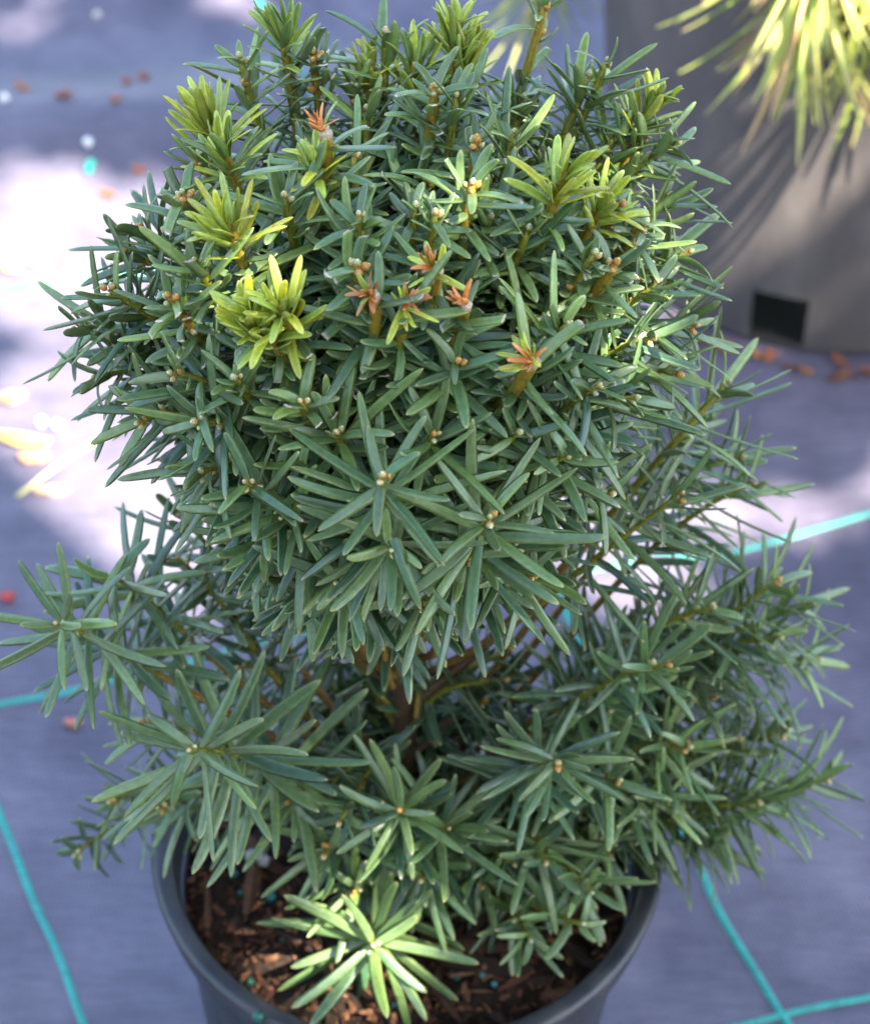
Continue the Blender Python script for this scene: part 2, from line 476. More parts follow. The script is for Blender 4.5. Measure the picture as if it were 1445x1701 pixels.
tag(link('fertiliser_granule', gran_me[0], None, Matrix.Translation((P.x, P.y, PH + .002)) @ Matrix.Scale(.0025, 4)), 'single green fertiliser granule sitting on the rim of the black pot', 'granule')
for x, y, lab in ((418, 1429, 'left one of two pale perlite grains on the dark soil'), (436, 1432, 'right one of two pale perlite grains on the dark soil')):
    P = on_plane_z(x, y, SOIL_Z + .002); P.z = soil_z(P.x, P.y) + .002
    V, F, C = ball(7, 5, (0.50, 0.44, 0.40), R_, .25)
    tag(link('perlite_grain', mesh_np('perlite_grain', V, F, C, M_CHIP, False), None, Matrix.Translation(P) @ Matrix.Scale(.0028, 4)), lab, 'perlite grain', 'pale grains on the soil of the black pot')

# ------------------------------------------------------------------ litter on the ground cloth
ORANGE = [(0.32, 0.12, 0.05), (0.26, 0.085, 0.045), (0.50, 0.28, 0.10)]
def litter(px, py, L, w, ang, c, name, label, cat, group=None, t=0.0022, curve=0.15, h=0.0018):
    P = on_plane_z(px, py, 0)
    P.z = gz(P.x, P.y) + h
    V, F, C = sliver(R_, L, w, t, c, curve)
    M = Matrix.Translation(P) @ Matrix.Rotation(ang, 4, 'Z') @ Matrix.Rotation(R_.gauss(0, .12), 4, 'X')
    return tag(link(name, mesh_np(name, V, F, C, M_CHIP, False), None, M), label, cat, group)
BL = ['leftmost red-brown bark piece on the shaded cloth behind the yew', 'upper right of two close bark pieces on shaded cloth beside the top of the yew', 'lower left of two close bark pieces on shaded cloth beside the top of the yew', 'elongated bark piece midway across the shaded cloth left of the yew', 'small bark piece on shaded cloth just below the close pair', 'bark piece on sunlit cloth below the green thread scrap', 'bark piece at the edge of shade right of the green thread scrap'][::-1]
for px, py, L, w, a in ((40, 178, .013, .005, -.8), (240, 148, .007, .005, .4), (212, 166, .006, .005, 1.0), (110, 208, .010, .005, .4), (196, 216, .006, .005, 0), (180, 340, .010, .006, -.5), (232, 302, .007, .005, .2)):
    litter(px, py, L, w, a, R_.choice(ORANGE[:2]), 'bark_piece', BL.pop(), 'bark piece', 'bark pieces scattered on the ground cloth')
litter(70, 448, .015, .012, .3, (0.75, 0.42, 0.15), 'bark_piece', 'larger of two tan bark pieces beside the teal line on sunlit cloth', 'bark piece')
litter(18, 458, .013, .010, -.4, (0.75, 0.45, 0.17), 'bark_piece', 'smaller of two tan bark pieces beside the teal line on sunlit cloth', 'bark piece')
litter(38, 738, .030, .0085, -.22, (0.75, 0.36, 0.08), 'dry_leaf', 'narrow orange dry leaf lying on the sunlit ground cloth', 'leaf', None, .0012, .2, .003)
litter(58, 768, .016, .009, .1, (0.5, 0.25, 0.11), 'bark_piece', 'brown bark piece just below the narrow orange leaf', 'bark piece')
litter(88, 826, .018, .007, .05, (0.5, 0.30, 0.18), 'bark_piece', 'dull tan bark piece on the cloth under the yellow straw', 'bark piece')
litter(22, 660, .014, .010, .4, (0.45, 0.25, 0.12), 'bark_piece', 'brown bark crumb on the cloth above the narrow orange leaf', 'bark piece')
litter(14, 996, .007, .006, .4, (0.42, 0.06, 0.05), 'red_petal', 'dark red petal on the cloth beside the big left yew sprig', 'petal')
litter(122, 1201, .009, .005, .0, (0.50, 0.20, 0.14), 'bark_piece', 'pinkish bark piece on shaded cloth below the left teal line', 'bark piece')
litter(1146, 1161, .009, .007, .5, (0.50, 0.02, 0.06), 'red_petal', 'bright pink-red petal on the cloth right of the yew', 'petal')
P0, P1 = on_plane_z(30, 834, 0), on_plane_z(232, 716, 0)
V, F, C = tube([P0.lerp(P1, t) + Vector((0, 0, gz(*(P0.lerp(P1, t))[:2]) + .0022 + .004 * math.sin(t * 3.1))) for t in np.linspace(0, 1, 9)], [.0012] * 9, [(0.62, 0.55, 0.22)] * 9, 7)
tag(link('straw', mesh_np('straw', V, F, C, M_CHIP)), 'thin yellow straw lying across the sunlit ground cloth', 'straw')
PL = ['pale pebble at the far left near the top edge of the cloth', 'tiny pale pebble near the top edge above the bark pieces', 'pale pebble at the left border beside the leftmost bark piece', 'pale pebble just above the green thread scrap', 'left one of two bright pebbles above the yellow straw', 'right one of two bright pebbles above the yellow straw'][::-1]
for px, py, r, c in ((30, 8, .0035, (.8, .78, .7)), (162, 35, .0025, (.7, .6, .5)), (12, 214, .0028, (.85, .8, .75)), (150, 276, .0028, (.85, .83, .8)), (70, 706, .0026, (.85, .8, .75)), (98, 715, .003, (.85, .8, .7))):
    P = on_plane_z(px, py, 0); P.z = gz(P.x, P.y) + r * .7
    V, F, C = ball(7, 5, c, R_, .2)
    tag(link('pebble', mesh_np('pebble', V, F, C, M_CHIP, False), None, Matrix.Translation(P) @ Matrix.Scale(r, 4)), PL.pop(), 'pebble', 'pale pebbles on the ground cloth')
P = on_plane_z(152, 305, 0); P.z = gz(P.x, P.y) + .002
V, F, C = sliver(R_, .012, .0045, .002, (0.02, 0.42, 0.30))
tag(link('thread_scrap', mesh_np('thread_scrap', V, F, C, M_CHIP, False), None, Matrix.Translation(P) @ Matrix.Rotation(1.5, 4, 'Z')), 'loose green thread scrap on the sunlit ground cloth', 'thread scrap')
for q in range(22):                                        # bark along the foot of the large pot
    a = R_.uniform(-2.35, -0.95)
    rr = P2B + R_.uniform(.006, .022)
    x, y = POT2.x + rr * math.cos(a), POT2.y + rr * math.sin(a)
    V, F, C = sliver(R_, R_.uniform(.006, .014), R_.uniform(.0025, .005), .002, R_.choice([(0.26, 0.08, 0.03), (0.30, 0.12, 0.04), (0.12, 0.05, 0.03)]), .2)
    M = Matrix.Translation((x, y, gz(x, y) + .003)) @ Matrix.Rotation(a + math.pi / 2 + R_.gauss(0, .5), 4, 'Z') @ Matrix.Rotation(R_.gauss(0, .2), 4, 'X')
    tag(link('bark_piece', mesh_np('bark_piece', V, F, C, M_CHIP, False), None, M), 'red-brown bark piece lying along the foot of the large grey pot', 'bark piece', 'bark pieces at the foot of the large pot')
#YEW
# ------------------------------------------------------------------ the yew
YR = random.Random(21)
yew = empty('yew_shrub', (0, 0, SOIL_Z), 'dense dark green yew shrub with yellow-green tips growing in the black pot', 'shrub')
YO = Vector((0, 0, SOIL_Z))
CC = Vector((-0.012, 0.0, 0.424))                          # centre of the clipped crown
CR = 0.099

# needle shapes: x across (half widths), y along (0..1), z up; a few bends, each in every colour
STA = [0.0, 0.05, 0.16, 0.34, 0.54, 0.74, 0.88, 0.955, 1.0]
WID = [0.42, 0.58, 0.88, 1.0, 0.99, 0.92, 0.77, 0.54, 0.12]
BENDS = [(-0.14, 0.05), (-0.07, -0.10), (-0.02, 0.07), (0.05, -0.04), (0.12, 0.10), (-0.24, -0.06)]
def mixc(a, b, t): return tuple(a[i] * (1 - t) + b[i] * t for i in range(3))
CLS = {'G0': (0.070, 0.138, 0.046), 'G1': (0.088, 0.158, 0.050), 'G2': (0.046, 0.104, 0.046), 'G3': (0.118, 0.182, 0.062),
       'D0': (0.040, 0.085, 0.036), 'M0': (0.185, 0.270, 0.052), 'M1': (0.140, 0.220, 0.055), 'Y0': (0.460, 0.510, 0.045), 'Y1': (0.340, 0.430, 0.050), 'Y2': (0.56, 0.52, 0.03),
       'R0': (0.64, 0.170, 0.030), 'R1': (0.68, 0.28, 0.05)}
def needle_arrays(cls, bend, cut):
    c = CLS[cls]
    V, C = [], []
    m = len(STA)
    for i, (t, w) in enumerate(zip(STA, WID)):
        if cut:
            t = [0, .05, .16, .34, .54, .76, .945, .982, 1.0][i]
            w = [0.40, 0.55, 0.88, 1, 1, 1, 0.98, 0.96, 0.93][i]
        zb = bend[0] * t * t * 20
        xb = bend[1] * t * t * 20
        gro = 0.10 if 0.1 < t < 0.93 else 0.16
        end = i >= m - 2
        for k, (x, z) in enumerate(((-1, 0), (-0.55, 0.30), (0, gro), (0.55, 0.30), (1, 0), (0, -0.16))):
            tt = t
            if cut and i == m - 1:
                tt = 1 + YR.uniform(-.05, .02)
            V.append((x * w + xb, tt, z * min(1, w * 1.3) + zb))
            cc = mixc(c, (c[0] * 1.25 + .02, c[1] * 1.2 + .02, c[2] * 1.15 + .01), .3 * t)
            if k in (0, 4): cc = mixc(cc, (0.24, 0.32, 0.075), 0.28)
            elif k == 5: cc = mixc(cc, (0.21, 0.29, 0.10), 0.75)
            elif k == 2: cc = mixc(cc, (0.02, 0.06, 0.03), 0.22) if cls[0] != 'R' else cc
            if cls[0] in 'R': cc = mixc(c, (0.5, 0.28, 0.10), .5 * t)
            elif cls[0] == 'Y' and t < .5: cc = mixc((0.13, 0.23, 0.05), cc, .55 + 1.0 * t)
            elif t < 0.1: cc = mixc(cc, (0.20, 0.26, 0.05), 0.5)
            elif not cut and t > 0.95: cc = mixc(cc, (0.40, 0.36, 0.13), 0.8 if t == 1 else 0.12)
            if cut and t > 0.95: cc = (0.60, 0.49, 0.38) if t == 1.0 else mixc(cc, (0.50, 0.38, 0.26), .45)
            V[-1] = V[-1]
            C.append(cc)
    F = []
    for i in range(m - 1):
        for k in range(6):
            k2 = (k + 1) % 6
            F.append((i * 6 + k, i * 6 + k2, i * 6 + 6 + k2, i * 6 + 6 + k))
    e = (m - 1) * 6
    F += [(e, e + 1, e + 2, e + 5), (e + 5, e + 2, e + 3, e + 4)]
    return np.array(V), np.array(F)[:, ::-1].copy(), np.array(C)
VAR, VKEY = [], {}
for cls in CLS:
    for cut in (False, True):
        for bi, b in enumerate(BENDS):
            VKEY[(cls, cut, bi)] = len(VAR)
            VAR.append(needle_arrays(cls, b, cut))
VARV = np.stack([v[0] for v in VAR]); VARC = np.stack([v[2] for v in VAR]); VARF = VAR[0][1]

NEED = []        # (variant, 4x4, shoot index)
SHOOTS = []      # dict(pts, radii, cols, buds, name)
BROWN, OLD, GREEN, AMBER = (0.17, 0.085, 0.022), (0.085, 0.050, 0.028), (0.115, 0.165, 0.014), (0.34, 0.150, 0.012)

def frame(y, zhint):
    y = y.normalized()
    z = (zhint - y * zhint.dot(y))
    z = z.normalized() if z.length > 1e-5 else y.orthogonal().normalized()
    x = y.cross(z)
    return x, y, z

def add_needle(P, d, up, L, w, cls, cut, si, rr):
    x, y, z = frame(d, up)
    a = rr.gauss(0, .22)
    x, z = x * math.cos(a) + z * math.sin(a), z * math.cos(a) - x * math.sin(a)
    bi = rr.randrange(len(BENDS))
    M = np.eye(4)
    hw = w / 2
    M[:3, 0], M[:3, 1], M[:3, 2], M[:3, 3] = np.array(x) * hw, np.array(y) * L, np.array(z) * hw, np.array(P)
    NEED.append((VKEY[(cls, cut, bi)], M, si))

def stem_path(tip, d, L, rr, low=None):
    hd = math.hypot(tip.x, tip.y)
    hz = min(max(tip.z - 0.55 * hd - 0.07, SOIL_Z + 0.012), 0.40) if low is None else low
    p0 = Vector((-0.012 * (hz - SOIL_Z) / 0.28 + rr.gauss(0, .003), rr.gauss(0, .003), hz))
    dist = (tip - p0).length
    p2 = tip - d * min(L, 0.62 * dist)
    out = Vector((tip.x, tip.y, 0)); out = out.normalized() if out.length > .01 else Vector((0, 0, 1))
    p1 = p0 + (out * 0.30 + Vector((0, 0, 0.22))) * dist
    return bez(p0, p1, p2, tip, 40)[::-1]                  # from the tip inwards

def walk(pts):
    s = [0.0]
    for a, b in zip(pts, pts[1:]): s.append(s[-1] + (b - a).length)
    return s
def at_s(pts, ss, s):
    s = min(s, ss[-1] - 1e-6)
    i = int(np.searchsorted(ss, s, side='right')) - 1
    i = max(0, min(i, len(pts) - 2))
    t = (s - ss[i]) / max(1e-9, ss[i + 1] - ss[i])
    return pts[i].lerp(pts[i + 1], t), (pts[i] - pts[i + 1]).normalized()

def shoot(kind, tip, d, rr, L=0.05, NL=None, leafed=None, cut=0.0, nb=None, low=None, fill=False, thick=1.0, phase=None, dens=1.0, bare=None, tone='G', wid=1.0, star=False):
    d = d.normalized()
    pts = stem_path(tip, d, L, rr, low)
    ss = walk(pts)
    si = len(SHOOTS)
    P = {'G': dict(NL=.034, leaf=.066, sp=.00165, th0=40, th1=68, run=.030, r=.0008),
         'M': dict(NL=.027, leaf=.062, sp=.00145, th0=30, th1=64, run=.022, r=.0013),
         'B': dict(NL=.021, leaf=.062, sp=.00120, th0=40, th1=66, run=.020, r=.0014),
         'Y': dict(NL=.0185, leaf=.065, sp=.00125, th0=14, th1=64, run=.011, r=.0014),
         'R': dict(NL=.023, leaf=.065, sp=.00140, th0=45, th1=66, run=.030, r=.0016)}[kind]
    NLb = NL or P['NL']
    if star: P = dict(P, th0=56, th1=84, run=.034, sp=.00150)
    lf = leafed or P['leaf']
    r0 = P['r'] * thick
    radii = [min(r0 * (1 + (4 if kind != 'G' else 9) * s), .0030) * (0.55 if (i == 0 and kind != 'R') else 1) for i, s in enumerate(ss)]
    cols = []
    for s in ss:
        g = GREEN if kind in 'GM' else mixc(mixc(AMBER, GREEN, .5), GREEN, min(1, max(0, (s - .012) / .016)))
        cols.append(mixc(mixc(g, BROWN, min(1, max(0, (s - .05) / .04))), OLD, min(1, max(0, (s - .09) / .05))))
    buds, tufts = [], []
    ph = phase if phase is not None else rr.uniform(0, 6.28)
    s, i = 0.0008, 0
    toneset = {'G': ['G0', 'G0', 'G1', 'G1', 'G2', 'G3'], 'D': ['G2', 'D0', 'D0'], 'M': ['M1', 'G1', 'G3', 'M1'], 'L': ['G3', 'G1', 'G3', 'M1', 'G0']}  # D: old needles, darkened to paint shade into the inner and lower shrub
    ny = 24 if kind == 'Y' else 0
    while s < min(lf, ss[-1] * 0.93):
        p, t = at_s(pts, ss, s)
        x, _, z = frame(t, Vector((0.3, 0.1, 1)))
        a = ph + i * 2.39996 + rr.gauss(0, .18)
        rad_d = x * math.cos(a) + z * math.sin(a)
        u = min(1, s / P['run'])
        th = rad(P['th0'] + (P['th1'] - P['th0']) * u ** .8 + rr.gauss(0, 10))
        ln, w, cls, ct = NLb * rr.uniform(.72, 1.16), rr.uniform(.0030, .0042) * wid, None, False
        skip = False
        if kind == 'Y' and i < ny:
            ln = NLb * (0.62 + .42 * min(1, i / 8)) * rr.uniform(.9, 1.1)
            th = rad(12 + 42 * (i / ny) + rr.gauss(0, 6))
            cls = rr.choice(['Y0', 'Y0', 'Y1', 'Y2'] if tone != 'M' else ['Y1', 'M0', 'M0', 'Y0'])
            w *= .86
        elif kind == 'Y':
            ln *= rr.uniform(.8, 1.25); cls = rr.choice(['M0', 'M1', 'G1', 'G3']) if s < .03 else rr.choice(toneset['G'])
            ct = rr.random() < max(cut, .18)
            skip = s < .013 and rr.random() < .25
        elif kind == 'R':
            skip = s < .004 or (s < .020 and rr.random() < .55)
            cls = rr.choice(toneset['M'] if s < .02 else toneset['G'])
            ct = rr.random() < .22; ln *= rr.uniform(.6, 1.15)
        else:
            k = min(1, .42 + .58 * (i / 6)) if kind != 'B' else min(1, .6 + .4 * i / 6)
            ln *= k
            if kind == 'M': cls = rr.choice(['M0', 'M1', 'M1', 'G3']) if s < .012 else rr.choice(toneset['M'] if s < .03 else toneset['G'])
            elif kind == 'B': cls = rr.choice(['M1', 'G3', 'M1', 'M0']) if s < .025 else rr.choice(toneset['L'])
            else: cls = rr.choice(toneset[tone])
            if s < .016 and tone == 'G' and rr.random() < .6: cls = rr.choice(['G3', 'G1', 'M1'])      # new needles are paler; this also paints light onto the tips
            if s > .030 and rr.random() < .5: cls = 'G2'  # older needles darker, which also paints shaded depth into the crown
            ct = rr.random() < cut
            if kind == 'B' and s > .006: skip = rr.random() < .08
        if rr.random() < .08: skip = True
        if bare and bare[0] < s < bare[1]: skip = skip or rr.random() < .85
        if ct: ln *= rr.uniform(.45, .8)
        if not skip:
            dd = t * math.cos(th) + rad_d * math.sin(th)
            dd = (dd + Vector((0, 0, rr.gauss(0, .06)))).normalized()
            upn = t * math.sin(th) - rad_d * math.cos(th)
            add_needle(p + rad_d * r0 * .8, dd, upn, ln, w, cls, ct, si, rr)
        i += 1
        s += (P['sp'] if not (kind == 'Y' and i < ny) else .0006) * rr.uniform(.8, 1.2) / dens
    if kind == 'R':
        p, t = at_s(pts, ss, .0005)
        x, _, z = frame(t, UP)
        side = (RT * rr.choice((-1, 1)) * .5 + t).normalized()
        for q in range(rr.randint(13, 17)):
            a = rr.uniform(0, 6.28); th = rad(rr.uniform(5, 48))
            xs_, ys_, zs_ = frame(side, UP)
            rd = xs_ * math.cos(a) + zs_ * math.sin(a)
            dd = side * math.cos(th) + rd * math.sin(th)
            add_needle(p + side * .0015 - t * .001, dd, side * math.sin(th) - rd * math.cos(th), rr.uniform(.0045, .0105), rr.uniform(.0015, .0022), rr.choice(['R0', 'R0', 'R1', 'Y1' if tone != 'Y' else 'Y0', 'R0']), False, si, rr)
        if tone == 'Y':
            for q in range(6):
                a = rr.uniform(0, 6.28); th = rad(rr.uniform(25, 75))
                rd = x * math.cos(a) + z * math.sin(a)
                add_needle(p - t * .002, side * math.cos(th) + rd * math.sin(th), side, rr.uniform(.008, .013), .0026, rr.choice(['Y0', 'Y2']), False, si, rr)
    if nb is None: nb = {'G': rr.choice((2, 3, 3)), 'M': 2, 'B': rr.choice((4, 5, 6)), 'Y': 0, 'R': 1}[kind]
    p, t = at_s(pts, ss, 0)
    x, _, z = frame(t, UP)
    for q in range(nb):
        a = q * 2.2 + rr.uniform(0, 1)
        tilt = 0 if q == 0 else rr.uniform(.5, 1.0)
        if kind == 'R': tilt = .9
        ax = (t * math.cos(tilt) + (x * math.cos(a) + z * math.sin(a)) * math.sin(tilt)).normalized()
        buds.append((p + t * (.0008 if q == 0 else -.0012) + (x * math.cos(a) + z * math.sin(a)) * (0 if q == 0 else .0014), ax, rr.uniform(.0007, .00125) * (1.1 if kind in 'B' else 1), rr.choice((0, 1, 1, 2) if kind == 'G' else (0, 1, 2, 2) if kind in 'BR' else (0, 0, 1))))
    if kind in 'GMB' and rr.random() < .5 and not fill:   # side buds lower on the stem
        for q in range(rr.randint(1, 2)):
            s = rr.uniform(.006, .02)
            p, t = at_s(pts, ss, s); x, _, z = frame(t, UP); a = rr.uniform(0, 6.28)
            ax = (t * .6 + x * math.cos(a) * .8 + z * math.sin(a) * .8).normalized()
            buds.append((p + ax * r0 * .9, ax, rr.uniform(.0011, .0015), rr.choice((0, 1, 2))))
    SHOOTS.append(dict(pts=pts, radii=radii, cols=cols, buds=buds, fill=fill, kind=kind, cap=(kind == 'R')))
    return si

def crown_tip(px, py, off=0.0):
    d = ray(px, py)
    oc = CAM - CC
    b = oc.dot(d); R = CR + off
    c = oc.dot(oc) - R * R
    disc = b * b - c
    t = -b - math.sqrt(disc) if disc > 0 else -b
    P = CAM + d * t
    return P, (P - CC).normalized()
def cdir(n, w=None):
    w = w if w is not None else 0.45 + 1.0 * max(0, n.z)
    return (n + Vector((0, 0, w))).normalized()

TIPS = []
def crown(kind, px, py, off=0.0, d=None, w=None, **kw):
    P, n = crown_tip(px, py, off)
    dd = cdir(n, w) if d is None else (RT * d[0] + UP * d[1] - FWD * d[2]).normalized()
    TIPS.append((px, py))
    shoot(kind, P, dd, YR, **kw)
def plane(kind, px, py, y0, d, **kw):
    P = on_plane_y(px, py, y0)
    TIPS.append((px, py))
    shoot(kind, P, (RT * d[0] + UP * d[1] - FWD * d[2]).normalized(), YR, **kw)

# --- shoots of the clipped crown, back rows first
crown('Y', 468, 48, .006, tone='M', thick=1.2, NL=.017); crown('M', 400, 100, -.004); crown('B', 520, 92, -.006, cut=.5)
crown('Y', 612, 92, .0, NL=.010, thick=1.3, cut=.4); crown('B', 592, 135, -.004, cut=.5)
crown('Y', 688, 100, .002, tone='M', NL=.017); crown('Y', 757, 40, .004, NL=.015); crown('Y', 778, 80, .002, NL=.015); crown('M', 640, 60, -.010)
crown('B', 905, 4, .016, cut=.25, thick=1.1, bare=(.012, .026), NL=.021); crown('M', 975, 130, -.004, NL=.025); crown('M', 1005, 105, -.002, NL=.033)
crown('B', 722, 148, .004, cut=.45, thick=1.2); crown('M', 757, 164, .002); crown('M', 868, 168, .0); crown('M', 852, 224, .0); crown('M', 1020, 228, .0, NL=.033)
crown('Y', 1085, 165, .002, NL=.015); crown('B', 1068, 226, .004, cut=.2, thick=1.1, NL=.02); crown('G', 1120, 240, -.006, d=(.8, .4, .2))
crown('Y', 345, 196, .008, NL=.020, thick=1.2); crown('Y', 372, 246, .004, NL=.016, tone='M', cut=.3); crown('B', 334, 264, .0, cut=.4)
crown('B', 790, 238, .0, cut=.6); crown('R', 540, 218, .010, tone='R', thick=1.35); crown('Y', 525, 258, .004, NL=.011, nb=0)
crown('Y', 938, 288, .016, NL=.018, thick=1.2); crown('Y', 1008, 326, .008, NL=.015, thick=1.2, cut=.3); crown('B', 1068, 374, .006, cut=.55, thick=1.4); crown('B', 1030, 345, .004, cut=.5)
crown('B', 784, 308, .004, cut=.35, thick=1.2); crown('B', 306, 324, .004, cut=.5); crown('M', 474, 330, .0); crown('M', 596, 360, .004, NL=.02)
crown('M', 690, 346, .0, NL=.014); crown('M', 722, 358, .002, NL=.014); crown('Y', 380, 372, .010, NL=.019, thick=1.2); crown('M', 326, 436, .008, cut=.3); crown('B', 282, 494, .006, cut=.5)
crown('G', 180, 482, .004, w=.35, NL=.030); crown('G', 205, 500, -.004, w=.2, NL=.030)
crown('Y', 415, 522, .010, NL=.015, cut=.3); crown('Y', 468, 508, .010, NL=.0165, thick=1.3, cut=.35); crown('Y', 445, 540, .008, NL=.013)
crown('B', 594, 442, .006, cut=.6, thick=1.3); crown('R', 622, 490, .012, thick=1.15); crown('R', 672, 502, .012, thick=1.0, tone='Y'); crown('R', 728, 448, .008, thick=1.0, tone='Y'); crown('R', 775, 505, .010, thick=1.1)
crown('R', 888, 600, .014, thick=1.3, tone='Y', leafed=.075); crown('M', 984, 424, .006, NL=.016); crown('B', 1020, 440, .006, cut=.6, thick=1.6)
crown('M', 500, 668, .006, cut=.35, NL=.020); crown('M', 392, 630, .0, NL=.014); crown('M', 876, 384, -.004); crown('G', 760, 602, .0, NL=.027); crown('M', 940, 540, .002, NL=.028)
crown('G', 636, 792, .020, d=(-.05, .42, .9), star=True, NL=.034, nb=3, L=.06, tone='L', wid=1.05); crown('G', 812, 860, .020, d=(.12, .30, .95), star=True, NL=.036, nb=3, L=.06, tone='L', wid=1.05)
crown('G', 650, 912, .014, d=(.05, -.25, .95), NL=.032); crown('G', 410, 802, .006, d=(-.35, .25, .85), NL=.030); crown('G', 560, 968, .004, d=(-.15, -.1, .97), NL=.030)
crown('G', 780, 926, .004, d=(.1, -.35, .92), NL=.030); crown('G', 990, 642, .006, d=(.55, .35, .75), NL=.030); crown('G', 720, 722, .0, NL=.033); crown('G', 940, 760, .002, d=(.5, .1, .85), NL=.032)
crown('G', 1090, 470, .004, d=(.75, .55, .4), NL=.032); crown('G', 1080, 560, .004, d=(.8, .2, .5), NL=.032); crown('G', 1050, 660, .0, d=(.8, .0, .5), NL=.033)
crown('G', 290, 620, .002, d=(-.75, .1, .6), NL=.032); crown('G', 330, 700, .0, d=(-.65, -.05, .7), NL=.032); crown('G', 190, 560, -.006, d=(-.95, .0, .3), NL=.030); crown('G', 240, 380, -.004, d=(-.8, .5, .3), NL=.033)
crown('G', 470, 860, .0, d=(-.4, -.1, .9), NL=.033); crown('G', 880, 960, -.002, d=(.3, -.3, .9), NL=.030); crown('G', 700, 1010, -.004, d=(.05, -.6, .8), NL=.032); crown('G', 1010, 820, -.006, d=(.6, -.2, .7), NL=.030)
crown('G', 500, 1010, -.006, d=(-.2, -.6, .75), NL=.031); crown('M', 560, 720, -.002, NL=.033); crown('G', 860, 720, -.002, NL=.032)
crown('G', 130, 545, .0, d=(-.9, -.1, .35), NL=.032); crown('G', 165, 625, .0, d=(-.85, -.3, .4), NL=.033); crown('G', 235, 700, -.002, d=(-.7, -.4, .55), NL=.030); crown('G', 330, 790, -.006, d=(-.6, -.4, .6), NL=.033)
crown('G', 215, 420, -.004, d=(-.85, .35, .3), NL=.030); crown('G', 1140, 420, .0, d=(.85, .35, .3), NL=.031, tone='L'); crown('G', 1150, 540, .0, d=(.9, -.05, .35), NL=.034, tone='L'); crown('G', 1120, 620, .0, d=(.85, -.25, .45), NL=.034, tone='L')
crown('M', 1105, 330, -.002, d=(.7, .65, .3), NL=.032)
# --- lower sprigs
plane('G', 96, 1036, -.05, (-.25, .15, .95), star=True, NL=.036, L=.07, nb=2, wid=1.1, tone='L'); plane('G', 188, 956, -.02, (-.35, .3, .85), star=True, NL=.035, L=.07, wid=1.1); plane('G', 300, 930, .0, (-.5, .5, .6), NL=.025)
plane('G', 318, 1246, -.075, (-.40, .05, .9), star=True, tone='L', NL=.044, L=.09, leafed=.085, nb=2, wid=1.2); plane('G', 268, 1340, -.03, (-.6, -.2, .75), NL=.029, L=.07); plane('G', 240, 1200, -.02, (-.8, .1, .5), NL=.032)
plane('G', 128, 1418, -.01, (-.55, -.55, .6), NL=.018, L=.05, leafed=.05, tone='D'); plane('G', 190, 1330, -.01, (-.9, -.3, .3), NL=.030)
plane('M', 1205, 640, .04, (.65, .7, .15), NL=.036, L=.06, tone='L'); plane('G', 1150, 720, .05, (.7, .5, .3), NL=.036, tone='L'); plane('G', 1225, 760, .05, (.8, .1, .3), NL=.036, tone='L')
plane('G', 1128, 822, -.005, (.72, .55, .45), NL=.036, L=.08, nb=3, tone='L'); plane('G', 1246, 806, .04, (.85, .3, .3), NL=.035, tone='L'); plane('G', 1288, 966, .02, (.75, .55, .35), NL=.036, L=.07, tone='L')
plane('G', 1180, 1010, .0, (.7, .2, .6), NL=.032, L=.07, tone='L'); plane('G', 1106, 1106, -.035, (.5, .1, .85), NL=.030, L=.07); plane('G', 1225, 1230, .01, (.8, .35, .4), NL=.032, L=.08); plane('G', 1322, 1312, .0, (.95, .30, .15), NL=.036, L=.10, leafed=.075, tone='L')
plane('G', 1180, 1160, .01, (.8, .0, .5), NL=.032); plane('G', 926, 1266, -.06, (.1, .0, .98), NL=.030, L=.06); plane('G', 1022, 1300, -.045, (.35, -.15, .9), NL=.030, L=.06)
plane('G', 664, 1346, -.065, (-.05, .1, .97), NL=.031, L=.05, nb=1); plane('G', 745, 1376, -.06, (.2, .05, .95), NL=.032, L=.05, nb=1); plane('G', 620, 1570, -.074, (0, .12, .97), star=True, NL=.044, L=.035, leafed=.036, nb=2, wid=1.25, dens=1.25, tone='L')
plane('G', 966, 1534, -.066, (.3, .1, .9), NL=.024, L=.035, leafed=.03, dens=.6, nb=1); plane('G', 590, 1480, -.055, (-.1, -.1, .95), NL=.031, L=.04, leafed=.035)
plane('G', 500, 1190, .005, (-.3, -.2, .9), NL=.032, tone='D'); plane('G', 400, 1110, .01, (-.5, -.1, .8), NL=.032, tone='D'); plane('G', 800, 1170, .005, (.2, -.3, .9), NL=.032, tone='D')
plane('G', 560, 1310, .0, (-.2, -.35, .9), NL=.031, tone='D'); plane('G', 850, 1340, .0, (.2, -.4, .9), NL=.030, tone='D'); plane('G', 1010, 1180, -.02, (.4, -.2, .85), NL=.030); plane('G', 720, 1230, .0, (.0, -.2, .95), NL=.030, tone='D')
for px, py, y0, d, nl in ((1335, 1005, .03, (.9, .3, .3), .035), (1355, 1095, .03, (.9, .0, .4), .034), (1290, 1060, .01, (.8, .1, .5), .035), (1300, 1215, .02, (.9, .25, .3), .033), (1255, 1335, -.01, (.85, .1, .5), .032),
                          (1375, 1290, .02, (.95, .3, .2), .033), (1140, 1240, -.02, (.6, .0, .8), .034), (1110, 1330, -.03, (.55, -.2, .8), .033), (1185, 1390, -.01, (.75, -.3, .6), .032), (1200, 1090, .02, (.8, .2, .5), .035)):
    plane('G', px, py, y0, d, NL=nl, L=.08, leafed=.095, tone='L', dens=1.15)
